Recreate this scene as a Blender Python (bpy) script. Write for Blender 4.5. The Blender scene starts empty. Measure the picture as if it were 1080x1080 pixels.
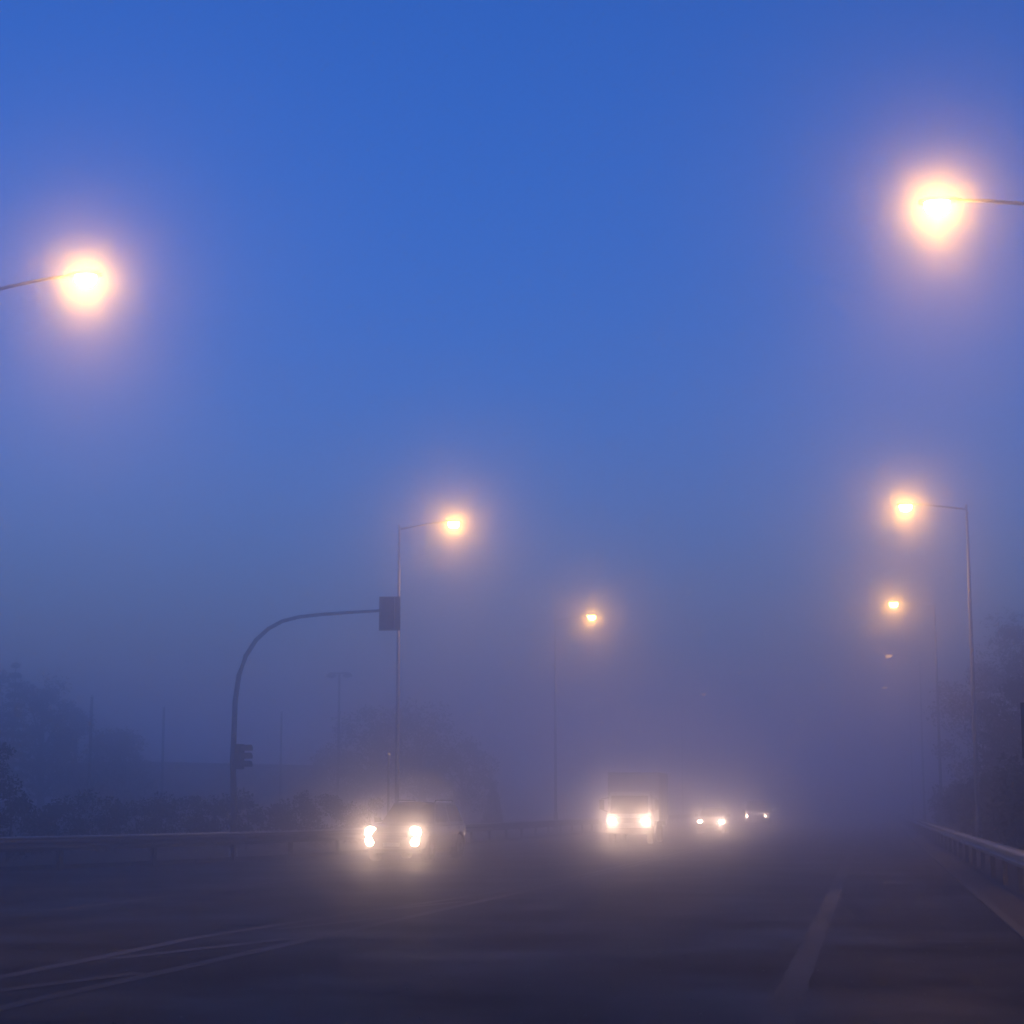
import bpy, bmesh, math, random
from mathutils import Vector, Matrix
R = math.radians
PI = math.pi
sc = bpy.context.scene
col = sc.collection

# ------------------------------------------------------------------ tunables
SKY_STRENGTH = 0.15
SKY_TINT = (0.66, 0.735, 0.985) 
SUN_ELEV = 0.6 
EXPOSURE = 2.26 
FOG_DENSITY = 0.0200 
FOG_ANISO = 0.86 
FOG_PEAK, FOG_PEAK_G = 0.64, 0.983 
STREET_L = 45.0 
SPOT_W = 760.0 
HEAD_W = 2.0 
WARM = (1.0, 0.49, 0.085) 
HWARM = (1.0, 0.70, 0.46) 

# ------------------------------------------------------------------ camera
F_PX, HY, VX, CAM_H = 2000.0, 850.0, 922.0, 1.6
tilt = math.atan((HY - 540) / F_PX)
yaw = math.atan((VX - 540) * math.cos(tilt) / F_PX)
cam_d = bpy.data.cameras.new('camera')
cam = bpy.data.objects.new('camera', cam_d)
col.objects.link(cam)
cam_d.sensor_width = 36
cam_d.lens = 36 * F_PX / 1080
cam_d.clip_end = 6000
cam_d.clip_start = 0.1
cam.location = (0, 0, CAM_H)
cam.rotation_euler = (PI / 2 + tilt, 0, yaw)
sc.camera = cam
CM = cam.rotation_euler.to_matrix()

def ray(px, py):
    return CM @ Vector(((px - 540) / F_PX, (540 - py) / F_PX, -1.0))
def at(px, py, Y):
    """world point seen at a pixel of the 1080 frame, at distance Y along the road"""
    d = ray(px, py)
    return Vector((0, 0, CAM_H)) + d * (Y / d.y)

# ------------------------------------------------------------------ materials
def new_mat(name):
    m = bpy.data.materials.new(name)
    m.use_nodes = True
    nt = m.node_tree
    return m, nt, nt.nodes['Principled BSDF']

def noise_mat(name, c1, c2, scale=4.0, rough=0.6, metallic=0.0, bump=0.0, rough2=None, detail=6.0, spec=0.5, coat=0.0):
    m, nt, b = new_mat(name)
    N, L = nt.nodes, nt.links
    tc = N.new('ShaderNodeTexCoord')
    nz = N.new('ShaderNodeTexNoise')
    nz.inputs['Scale'].default_value = scale
    nz.inputs['Detail'].default_value = detail
    L.new(tc.outputs['Object'], nz.inputs['Vector'])
    cr = N.new('ShaderNodeValToRGB')
    cr.color_ramp.elements[0].position = 0.35
    cr.color_ramp.elements[1].position = 0.68
    cr.color_ramp.elements[0].color = (*c1, 1)
    cr.color_ramp.elements[1].color = (*c2, 1)
    L.new(nz.outputs['Fac'], cr.inputs['Fac'])
    L.new(cr.outputs['Color'], b.inputs['Base Color'])
    b.inputs['Metallic'].default_value = metallic
    b.inputs['Specular IOR Level'].default_value = spec
    b.inputs['Coat Weight'].default_value = coat
    if rough2 is None:
        b.inputs['Roughness'].default_value = rough
    else:
        mr = N.new('ShaderNodeMapRange')
        mr.inputs['From Min'].default_value = 0.3
        mr.inputs['From Max'].default_value = 0.7
        mr.inputs['To Min'].default_value = rough
        mr.inputs['To Max'].default_value = rough2
        L.new(nz.outputs['Fac'], mr.inputs['Value'])
        L.new(mr.outputs['Result'], b.inputs['Roughness'])
    if bump:
        bp = N.new('ShaderNodeBump')
        bp.inputs['Strength'].default_value = bump
        bp.inputs['Distance'].default_value = 0.02
        L.new(nz.outputs['Fac'], bp.inputs['Height'])
        L.new(bp.outputs['Normal'], b.inputs['Normal'])
    return m

def emit_mat(name, color, strength):
    m, nt, b = new_mat(name)
    b.inputs['Base Color'].default_value = (0.8, 0.8, 0.8, 1)
    b.inputs['Emission Color'].default_value = (*color, 1)
    b.inputs['Emission Strength'].default_value = strength
    return m

def asphalt_mat():
    m, nt, b = new_mat('asphalt')
    N, L = nt.nodes, nt.links
    tc = N.new('ShaderNodeTexCoord')
    fine = N.new('ShaderNodeTexNoise'); fine.inputs['Scale'].default_value = 34; fine.inputs['Detail'].default_value = 5
    mp = N.new('ShaderNodeMapping'); mp.inputs['Scale'].default_value = (1.3, 0.03, 1.0)
    streak = N.new('ShaderNodeTexNoise'); streak.inputs['Scale'].default_value = 0.9; streak.inputs['Detail'].default_value = 5
    patch = N.new('ShaderNodeTexNoise'); patch.inputs['Scale'].default_value = 0.35; patch.inputs['Detail'].default_value = 4
    L.new(tc.outputs['Object'], fine.inputs['Vector'])
    L.new(tc.outputs['Object'], mp.inputs['Vector'])
    L.new(mp.outputs['Vector'], streak.inputs['Vector'])
    L.new(tc.outputs['Object'], patch.inputs['Vector'])
    cr = N.new('ShaderNodeValToRGB')
    cr.color_ramp.elements[0].position = 0.40; cr.color_ramp.elements[0].color = (0.006, 0.006, 0.007, 1)
    cr.color_ramp.elements[1].position = 0.62; cr.color_ramp.elements[1].color = (0.020, 0.0195, 0.021, 1)
    L.new(streak.outputs['Fac'], cr.inputs['Fac'])
    mx = N.new('ShaderNodeMix'); mx.data_type = 'RGBA'; mx.blend_type = 'MULTIPLY'
    mx.inputs['Factor'].default_value = 0.7
    cr2 = N.new('ShaderNodeValToRGB')
    cr2.color_ramp.elements[0].position = 0.3; cr2.color_ramp.elements[0].color = (0.2, 0.2, 0.2, 1)
    cr2.color_ramp.elements[1].position = 0.7; cr2.color_ramp.elements[1].color = (1.7, 1.7, 1.7, 1)
    L.new(fine.outputs['Fac'], cr2.inputs['Fac'])
    L.new(cr.outputs['Color'], mx.inputs['A'])
    L.new(cr2.outputs['Color'], mx.inputs['B'])
    pn = N.new('ShaderNodeTexNoise'); pn.inputs['Scale'].default_value = 0.8; pn.inputs['Detail'].default_value = 6
    L.new(tc.outputs['Object'], pn.inputs['Vector'])
    cr3 = N.new('ShaderNodeValToRGB')
    cr3.color_ramp.elements[0].position = 0.38; cr3.color_ramp.elements[0].color = (0.55, 0.55, 0.55, 1)
    cr3.color_ramp.elements[1].position = 0.62; cr3.color_ramp.elements[1].color = (1.4, 1.4, 1.4, 1)
    L.new(pn.outputs['Fac'], cr3.inputs['Fac'])
    mx2 = N.new('ShaderNodeMix'); mx2.data_type = 'RGBA'; mx2.blend_type = 'MULTIPLY'
    mx2.inputs['Factor'].default_value = 1.0
    L.new(mx.outputs['Result'], mx2.inputs['A']); L.new(cr3.outputs['Color'], mx2.inputs['B'])
    L.new(mx2.outputs['Result'], b.inputs['Base Color'])
    mr = N.new('ShaderNodeMapRange')
    mr.inputs['From Min'].default_value = 0.3; mr.inputs['From Max'].default_value = 0.7
    mr.inputs['To Min'].default_value = 0.42; mr.inputs['To Max'].default_value = 0.68
    L.new(patch.outputs['Fac'], mr.inputs['Value'])
    L.new(mr.outputs['Result'], b.inputs['Roughness'])
    bp = N.new('ShaderNodeBump'); bp.inputs['Strength'].default_value = 0.5; bp.inputs['Distance'].default_value = 0.008
    L.new(fine.outputs['Fac'], bp.inputs['Height'])
    L.new(bp.outputs['Normal'], b.inputs['Normal'])
    b.inputs['Specular IOR Level'].default_value = 0.03
    return m

def paint_mat(name, amount):
    """worn road paint: patches of paint over the asphalt colour"""
    m, nt, b = new_mat(name)
    N, L = nt.nodes, nt.links
    tc = N.new('ShaderNodeTexCoord')
    n1 = N.new('ShaderNodeTexNoise'); n1.inputs['Scale'].default_value = 7; n1.inputs['Detail'].default_value = 8; n1.inputs['Roughness'].default_value = 0.7
    mp = N.new('ShaderNodeMapping'); mp.inputs['Scale'].default_value = (1, 0.25, 1)
    n2 = N.new('ShaderNodeTexNoise'); n2.inputs['Scale'].default_value = 0.8; n2.inputs['Detail'].default_value = 3
    L.new(tc.outputs['Object'], n1.inputs['Vector'])
    L.new(tc.outputs['Object'], mp.inputs['Vector'])
    L.new(mp.outputs['Vector'], n2.inputs['Vector'])
    ad = N.new('ShaderNodeMath'); ad.operation = 'ADD'
    ad.operation = 'MULTIPLY_ADD'; ad.inputs[1].default_value = 0.55
    L.new(n1.outputs['Fac'], ad.inputs[0]); L.new(n2.outputs['Fac'], ad.inputs[2])
    cr = N.new('ShaderNodeValToRGB')
    cr.color_ramp.elements[0].position = 0.49; cr.color_ramp.elements[0].color = (0.015, 0.015, 0.016, 1)
    cr.color_ramp.elements[1].position = 0.70; cr.color_ramp.elements[1].color = (amount, amount, amount * 0.97, 1)
    sc_ = N.new('ShaderNodeMath'); sc_.operation = 'MULTIPLY'; sc_.inputs[1].default_value = 0.77
    L.new(ad.outputs[0], sc_.inputs[0])
    L.new(sc_.outputs[0], cr.inputs['Fac'])
    L.new(cr.outputs['Color'], b.inputs['Base Color'])
    b.inputs['Roughness'].default_value = 0.55
    b.inputs['Specular IOR Level'].default_value = 0.06
    return m

M = {}
M['asphalt'] = asphalt_mat()
M['paint'] = paint_mat('worn_paint', 0.10)
M['paint_faint'] = paint_mat('faint_paint', 0.06)
M['ground'] = noise_mat('verge', (0.010, 0.014, 0.008), (0.028, 0.033, 0.019), 1.7, 0.95, bump=0.6)
M['gravel'] = noise_mat('gravel', (0.009, 0.009, 0.0105), (0.022, 0.022, 0.025), 26, 0.9, bump=0.6)
M['grit'] = noise_mat('pale_grit', (0.12, 0.12, 0.12), (0.26, 0.255, 0.25), 9, 0.8)
M['kerb'] = noise_mat('concrete', (0.018, 0.019, 0.022), (0.045, 0.047, 0.053), 5, 0.8, bump=0.2)
M['galv'] = noise_mat('galvanised_steel', (0.40, 0.41, 0.42), (0.58, 0.59, 0.60), 9, 0.32, 0.9, rough2=0.55)
M['rail'] = noise_mat('guardrail_steel', (0.16, 0.165, 0.175), (0.34, 0.345, 0.36), 3, 0.30, 0.7, rough2=0.6)
M['rail_old'] = noise_mat('weathered_rail', (0.05, 0.05, 0.052), (0.10, 0.10, 0.10), 3, 0.7, 0.2)
M['pole'] = noise_mat('grey_pole_paint', (0.19, 0.195, 0.20), (0.26, 0.265, 0.27), 4, 0.7, 0.0, spec=0.2)
M['mast'] = noise_mat('mast_paint', (0.06, 0.062, 0.066), (0.10, 0.102, 0.106), 4, 0.55)
M['dark'] = noise_mat('dark_green_paint', (0.014, 0.018, 0.016), (0.03, 0.034, 0.032), 5, 0.5)
M['visor'] = noise_mat('signal_housing', (0.02, 0.02, 0.02), (0.05, 0.05, 0.05), 6, 0.35)
M['signal_glass'] = noise_mat('signal_glass', (0.05, 0.012, 0.01), (0.07, 0.02, 0.015), 20, 0.2)
M['wood'] = noise_mat('weathered_timber', (0.06, 0.05, 0.04), (0.13, 0.11, 0.09), 6, 0.85, bump=0.4)
M['wall'] = noise_mat('rendered_wall', (0.20, 0.19, 0.18), (0.30, 0.29, 0.27), 1.5, 0.85, bump=0.15)
M['roof'] = noise_mat('roof_sheet', (0.06, 0.06, 0.065), (0.11, 0.11, 0.115), 2.5, 0.7)
M['glass'] = noise_mat('dark_glass', (0.012, 0.014, 0.016), (0.02, 0.022, 0.025), 2, 0.06, spec=0.6)
M['bark'] = noise_mat('bark', (0.035, 0.028, 0.022), (0.085, 0.07, 0.055), 7, 0.9, bump=0.6)
def leaf_mat(name, c1, c2):
    return noise_mat(name, c1, c2, 1.3, 0.65, spec=0.3)
M['leaf_a'] = leaf_mat('leaves_dark', (0.014, 0.024, 0.010), (0.038, 0.054, 0.020))
M['leaf_b'] = leaf_mat('leaves_olive', (0.020, 0.028, 0.011), (0.050, 0.060, 0.024))
M['leaf_c'] = leaf_mat('leaves_conifer', (0.014, 0.030, 0.016), (0.040, 0.062, 0.032))
M['car_dark'] = noise_mat('dark_metallic_paint', (0.018, 0.020, 0.026), (0.024, 0.027, 0.034), 3, 0.28, 0.5, coat=1.0)
M['car_silver'] = noise_mat('silver_paint', (0.30, 0.31, 0.32), (0.34, 0.35, 0.36), 3, 0.3, 0.6, coat=0.8)
M['car_red'] = noise_mat('maroon_paint', (0.10, 0.015, 0.015), (0.13, 0.02, 0.02), 3, 0.3, 0.3, coat=0.8)
M['truck_white'] = noise_mat('white_truck_paint', (0.52, 0.52, 0.51), (0.68, 0.68, 0.67), 1.2, 0.4)
M['truck_box'] = noise_mat('cargo_box_panel', (0.38, 0.385, 0.395), (0.50, 0.505, 0.515), 1.2, 0.5)
M['trim'] = noise_mat('black_trim', (0.014, 0.014, 0.014), (0.03, 0.03, 0.03), 8, 0.5)
M['rubber'] = noise_mat('tyre_rubber', (0.012, 0.012, 0.012), (0.028, 0.027, 0.026), 12, 0.85)
M['alloy'] = noise_mat('alloy', (0.45, 0.45, 0.46), (0.6, 0.6, 0.61), 10, 0.25, 0.95)
M['plate'] = noise_mat('number_plate', (0.5, 0.5, 0.45), (0.6, 0.6, 0.55), 8, 0.5)
M['bowl'] = emit_mat('lit_bowl', WARM, STREET_L)
M['bowl_weak'] = emit_mat('lit_bowl_weak', WARM, STREET_L * 0.02)
M['headlamp'] = emit_mat('lit_headlamp', HWARM, 11)
M['foglamp'] = emit_mat('lit_foglamp', HWARM, 10.5)
M['headlamp_mid'] = emit_mat('lit_headlamp_mid', HWARM, 30)
M['headlamp_far'] = emit_mat('lit_headlamp_far', HWARM, 95)
M['headlamp_weak'] = emit_mat('lit_headlamp_weak', HWARM, 75)

# ------------------------------------------------------------------ helpers
def tag(o, label=None, cat=None, group=None, kind=None):
    if label: o['label'] = label
    if cat: o['category'] = cat
    if group: o['group'] = group
    if kind: o['kind'] = kind
    return o
def empty(name, loc=(0, 0, 0), rz=0.0):
    o = bpy.data.objects.new(name, None)
    o.empty_display_size = 0.3
    o.location = loc
    o.rotation_euler = (0, 0, rz)
    col.objects.link(o)
    return o
def build(name, bm, mat, parent=None, smooth=False, bevel=0.0, seg=2):
    me = bpy.data.meshes.new(name)
    bmesh.ops.recalc_face_normals(bm, faces=bm.faces)
    bm.to_mesh(me); bm.free()
    me.materials.append(mat)
    if smooth:
        for p in me.polygons: p.use_smooth = True
    o = bpy.data.objects.new(name, me)
    col.objects.link(o)
    if parent is not None: o.parent = parent
    if bevel:
        b = o.modifiers.new('bevel', 'BEVEL'); b.width = bevel; b.segments = seg
        b.limit_method = 'ANGLE'; b.angle_limit = R(28)
    return o
def box(bm, lo, hi, mat4=None):
    vs = []
    for x in (lo[0], hi[0]):
        for y in (lo[1], hi[1]):
            for z in (lo[2], hi[2]):
                v = Vector((x, y, z))
                if mat4 is not None: v = mat4 @ v
                vs.append(bm.verts.new(v))
    for f in ((0, 1, 3, 2), (4, 6, 7, 5), (0, 4, 5, 1), (2, 3, 7, 6), (0, 2, 6, 4), (1, 5, 7, 3)):
        bm.faces.new([vs[i] for i in f])
    return vs
def tube(bm, pts, radii, n=10, cap=True):
    pts = [Vector(p) for p in pts]
    if not hasattr(radii, '__len__'): radii = [radii] * len(pts)
    rings = []
    for i, p in enumerate(pts):
        if i == 0: t = pts[1] - p
        elif i == len(pts) - 1: t = p - pts[-2]
        else: t = pts[i + 1] - pts[i - 1]
        t.normalize()
        up = Vector((0, 0, 1)) if abs(t.z) < 0.95 else Vector((0, 1, 0))
        a = t.cross(up).normalized(); b = t.cross(a).normalized()
        rings.append([bm.verts.new(p + (a * math.cos(2 * PI * k / n) + b * math.sin(2 * PI * k / n)) * radii[i]) for k in range(n)])
    for i in range(len(rings) - 1):
        for k in range(n):
            bm.faces.new((rings[i][k], rings[i][(k + 1) % n], rings[i + 1][(k + 1) % n], rings[i + 1][k]))
    if cap:
        bm.faces.new(rings[0][::-1]); bm.faces.new(rings[-1])
def lathe(bm, prof, n=20, axis='z', off=(0, 0, 0)):
    """prof: (radius, height) from one end to the other; ends closed"""
    off = Vector(off)
    rings = []
    for r, h in prof:
        ring = []
        for k in range(n):
            a = 2 * PI * k / n
            c, s = math.cos(a) * r, math.sin(a) * r
            v = Vector((c, s, h)) if axis == 'z' else (Vector((h, c, s)) if axis == 'x' else Vector((c, h, s)))
            ring.append(bm.verts.new(v + off))
        rings.append(ring)
    for i in range(len(rings) - 1):
        for k in range(n):
            bm.faces.new((rings[i][k], rings[i][(k + 1) % n], rings[i + 1][(k + 1) % n], rings[i + 1][k]))
    bm.faces.new(rings[0][::-1]); bm.faces.new(rings[-1])
def copy_tree(o, parent=None):
    c = o.copy(); col.objects.link(c)
    if parent is not None: c.parent = parent
    for ch in [x for x in o.children]: copy_tree(ch, c)
    return c

# ------------------------------------------------------------------ world and sun
w = bpy.data.worlds.new('World'); sc.world = w
w.use_nodes = True
nt = w.node_tree
bg = nt.nodes['Background']
sky = nt.nodes.new('ShaderNodeTexSky')
sky.sky_type = 'NISHITA'
sky.sun_disc = False
sky.sun_elevation = R(SUN_ELEV)
sky.sun_rotation = R(150)
sky.ozone_density = 4.5
sky.air_density = 1.0
sky.dust_density = 0.3
mul = nt.nodes.new('ShaderNodeMix'); mul.data_type = 'RGBA'; mul.blend_type = 'MULTIPLY'
mul.inputs['Factor'].default_value = 1.0
mul.inputs['B'].default_value = (*SKY_TINT, 1)
nt.links.new(sky.outputs['Color'], mul.inputs['A'])
nt.links.new(mul.outputs['Result'], bg.inputs['Color'])
bg.inputs['Strength'].default_value = SKY_STRENGTH

sd = bpy.data.lights.new('sun', 'SUN')
sd.energy = 0.002; sd.angle = R(25); sd.color = (1.0, 0.85, 0.72)
so = bpy.data.objects.new('sun', sd); col.objects.link(so)
so.rotation_euler = (R(86), 0, R(30))

# ------------------------------------------------------------------ ground, road and markings
bm = bmesh.new()
xs = [-1400, -300, -60, -20, 20, 60, 300, 1400]; ys = [-1400, -300, -40, 0, 40, 120, 400, 1400]
g = [[bm.verts.new((x, y, 0)) for x in xs] for y in ys]
for j in range(len(ys) - 1):
    for i in range(len(xs) - 1):
        bm.faces.new((g[j][i], g[j][i + 1], g[j + 1][i + 1], g[j + 1][i]))
tag(build('ground', bm, M['ground']), kind='structure')

# left edge of the carriageway flares out at the near junction
left_edge = [(-46, -60), (-34, 0), (-27, 26), (-22.6, 40), (-19.6, 49), (-17.6, 58), (-16.6, 70), (-16.4, 90), (-16.4, 400)]
bm = bmesh.new()
lv = [bm.verts.new((x, y, 0.004)) for x, y in left_edge]
rv = [bm.verts.new((1.72, y, 0.004)) for x, y in left_edge]
for i in range(len(lv) - 1):
    bm.faces.new((lv[i], rv[i], rv[i + 1], lv[i + 1]))
tag(build('road', bm, M['asphalt']), kind='structure')
# gravel shoulder under the right guardrail
bm = bmesh.new()
v = [bm.verts.new(p) for p in ((1.86, -60, 0.004), (3.7, -60, 0.004), (3.7, 400, 0.004), (1.86, 400, 0.004))]
bm.faces.new(v)
tag(build('shoulder', bm, M['gravel']), kind='structure')
# flush concrete edge beam between asphalt and shoulder
bm = bmesh.new()
y = -20.0
while y < 300:
    box(bm, (1.72, y, -0.1), (1.86, y + 3.96, 0.035))
    y += 4.0
tag(build('kerb', bm, M['kerb'], bevel=0.01), kind='structure')
# kerb along the left side
bm = bmesh.new()
for i in range(2, len(left_edge) - 1):
    (x0, y0), (x1, y1) = left_edge[i], left_edge[i + 1]
    n = max(1, int((y1 - y0) / 3))
    for k in range(n):
        a = Vector((x0 + (x1 - x0) * k / n, y0 + (y1 - y0) * k / n, 0))
        b = Vector((x0 + (x1 - x0) * (k + 0.985) / n, y0 + (y1 - y0) * (k + 0.985) / n, 0))
        d = (b - a).normalized(); nrm = Vector((-d.y, d.x, 0))
        vs = [bm.verts.new(p + Vector((0, 0, z))) for z in (-0.1, 0.12) for p in (a, b, b + nrm * 0.18, a + nrm * 0.18)]
        for f in ((3, 2, 1, 0), (4, 5, 6, 7), (0, 1, 5, 4), (1, 2, 6, 5), (2, 3, 7, 6), (3, 0, 4, 7)):
            bm.faces.new([vs[q] for q in f])
tag(build('pavement_edge', bm, M['kerb']), kind='structure')

def strip(name, pts, width, mat, z=0.008):
    bm = bmesh.new()
    pts = [Vector((p[0], p[1], z)) for p in pts]
    dense = []
    for a, b in zip(pts[:-1], pts[1:]):
        n = max(1, int((b - a).length / 0.35))
        dense += [a.lerp(b, k / n) for k in range(n)]
    dense.append(pts[-1])
    rj = random.Random(len(dense) + int(width * 100))
    L_, R_ = [], []
    for i, p in enumerate(dense):
        t = (dense[min(i + 1, len(dense) - 1)] - dense[max(i - 1, 0)]).normalized()
        s = Vector((-t.y, t.x, 0)) * width / 2
        L_.append(bm.verts.new(p + s * rj.uniform(0.88, 1.05))); R_.append(bm.verts.new(p - s * rj.uniform(0.88, 1.05)))
    for i in range(len(dense) - 1):
        bm.faces.new((L_[i], R_[i], R_[i + 1], L_[i + 1]))
    return tag(build(name, bm, mat), kind='structure')
strip('edge_line', [(-0.74, 2), (-0.79, 50), (-0.79, 320)], 0.27, M['paint_faint'])
strip('gore_line', [(-6.95, 6), (-6.88, 15), (-6.45, 41), (-6.35, 70), (-6.35, 320)], 0.2, M['paint'])
strip('gore_line', [(-8.25, 8), (-8.12, 17.5), (-8.2, 22.5), (-7.75, 28), (-7.2, 33), (-6.85, 40), (-6.72, 47), (-6.7, 70), (-6.7, 320)], 0.2, M['paint'])
for k in range(7):                                   # hatching between the two gore lines
    y0 = 9.6 + k * 4.9
    t = min(1, max(0, (y0 - 20) / 22))
    xa = -7.98 + 1.05 * t; xb = -6.86 + 0.36 * t
    strip('hatch_stripe', [(xa + 0.04, y0), (xb - 0.16, y0 + 3.3 * (1 - 0.4 * t))], 0.22, M['paint'])
y = 28.0
for k in range(12):                                  # dashed lane line of the oncoming side
    strip('lane_dash', [(-12.5, y), (-12.45, y + 5.0)], 0.15, M['paint'])
    y += 9.0
strip('edge_line', [(-24.5, 36), (-20.3, 46.5), (-17.9, 56), (-16.3, 68), (-16.0, 85), (-16.0, 320)], 0.18, M['paint_faint'])
# crack sealed across the shoulder
strip('crack_seal', [(0.2, 23.5), (0.7, 23.7), (1.2, 23.6), (1.6, 23.9)], 0.14, M['kerb'])
# small stones and bits of litter scattered over the near asphalt
random.seed(5)
bm = bmesh.new()
for k in range(420):
    d = random.uniform(11, 34); x = random.uniform(-9, 1.7)
    r = random.uniform(0.004, 0.011)
    bmesh.ops.create_icosphere(bm, subdivisions=1, radius=r, matrix=Matrix.Translation((x, d, 0.004 + r * 0.5)) @ Matrix.Diagonal((1.3, 1.0, 0.6, 1)))
tag(build('road_grit', bm, M['grit']), 'pale grit scattered over the dark near asphalt', 'grit', kind='stuff')

# ------------------------------------------------------------------ guardrails
WB = [(-0.005, -0.155), (0.0, -0.12), (0.075, -0.095), (0.08, -0.06), (0.01, -0.02), (0.01, 0.02), (0.08, 0.06), (0.075, 0.095), (0.0, 0.12), (-0.005, 0.155)]
def guardrail(name, path, side, top, label, spacing=4.0, mat='rail', tube_rail=False):
    """side = +1: the beam's bulge faces the right hand of the path direction"""
    root = empty(name, (path[0][0], path[0][1], 0))
    P = [Vector((x, y, 0)) for x, y in path]
    dense = []
    for a, b in zip(P[:-1], P[1:]):
        n = max(1, int((b - a).length / 1.5))
        dense += [a.lerp(b, k / n) for k in range(n)]
    dense.append(P[-1])
    o0 = P[0]
    bm = bmesh.new(); rings = []
    for i, p in enumerate(dense):
        t = (dense[min(i + 1, len(dense) - 1)] - dense[max(i - 1, 0)]).normalized()
        s = Vector((t.y, -t.x, 0)) * side
        ring = []
        for u, v_ in WB: ring.append(bm.verts.new(p - o0 + s * u + Vector((0, 0, top - 0.155 + v_))))
        for u, v_ in reversed(WB): ring.append(bm.verts.new(p - o0 + s * (u - 0.006) + Vector((0, 0, top - 0.155 + v_))))
        rings.append(ring)
    m = len(rings[0])
    for i in range(len(rings) - 1):
        for k in range(m):
            bm.faces.new((rings[i][k], rings[i][(k + 1) % m], rings[i + 1][(k + 1) % m], rings[i + 1][k]))
    bm.faces.new(rings[0][::-1]); bm.faces.new(rings[-1])
    build('beam', bm, M[mat], root, smooth=False)
    if tube_rail:
        bm = bmesh.new(); tube(bm, [p - o0 + Vector((0, 0, top + 0.03)) for p in dense], 0.028, 8)
        build('top_rail', bm, M['galv'], root, smooth=True)
    acc, nxt, cnt = 0.0, 0.4, 0
    first = None
    for a, b in zip(dense[:-1], dense[1:]):
        L_ = (b - a).length
        while nxt <= acc + L_ and cnt < 100:
            p = a.lerp(b, (nxt - acc) / L_)
            t = (b - a).normalized(); s = Vector((t.y, -t.x, 0)) * side
            c = p - o0 - s * 0.13
            if first is None:
                bm = bmesh.new()
                box(bm, (-0.05, -0.075, -0.3), (-0.044, 0.075, top - 0.02)); box(bm, (0.044, -0.075, -0.3), (0.05, 0.075, top - 0.02))
                box(bm, (-0.044, -0.004, -0.3), (0.044, 0.004, top - 0.02))
                box(bm, (0.052, -0.05, top - 0.28), (0.122, 0.05, top - 0.06))
                first = build('post', bm, M['rail_old'], root)
                q = first
            else:
                q = first.copy(); col.objects.link(q); q.parent = root
            q.location = c; q.rotation_euler = (0, 0, math.atan2(s.y, s.x))
            nxt += spacing; cnt += 1
        acc += L_
    tag(root, label, 'guardrail', 'guardrails beside the road')
    return root
guardrail('guardrail', [(2.5, 8), (2.46, 31), (2.42, 70), (2.42, 260)], -1, 0.85,
          'steel guardrail along the right verge running under the tall lamp post')
guardrail('guardrail', [(-24.5, 34), (-20.1, 45.5), (-18.2, 53), (-17.35, 60), (-17.0, 70), (-17.0, 90), (-17.0, 240)], 1, 0.80,
          'steel guardrail curving past the left hedge and the traffic signal mast', mat='rail_old', tube_rail=True)

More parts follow.
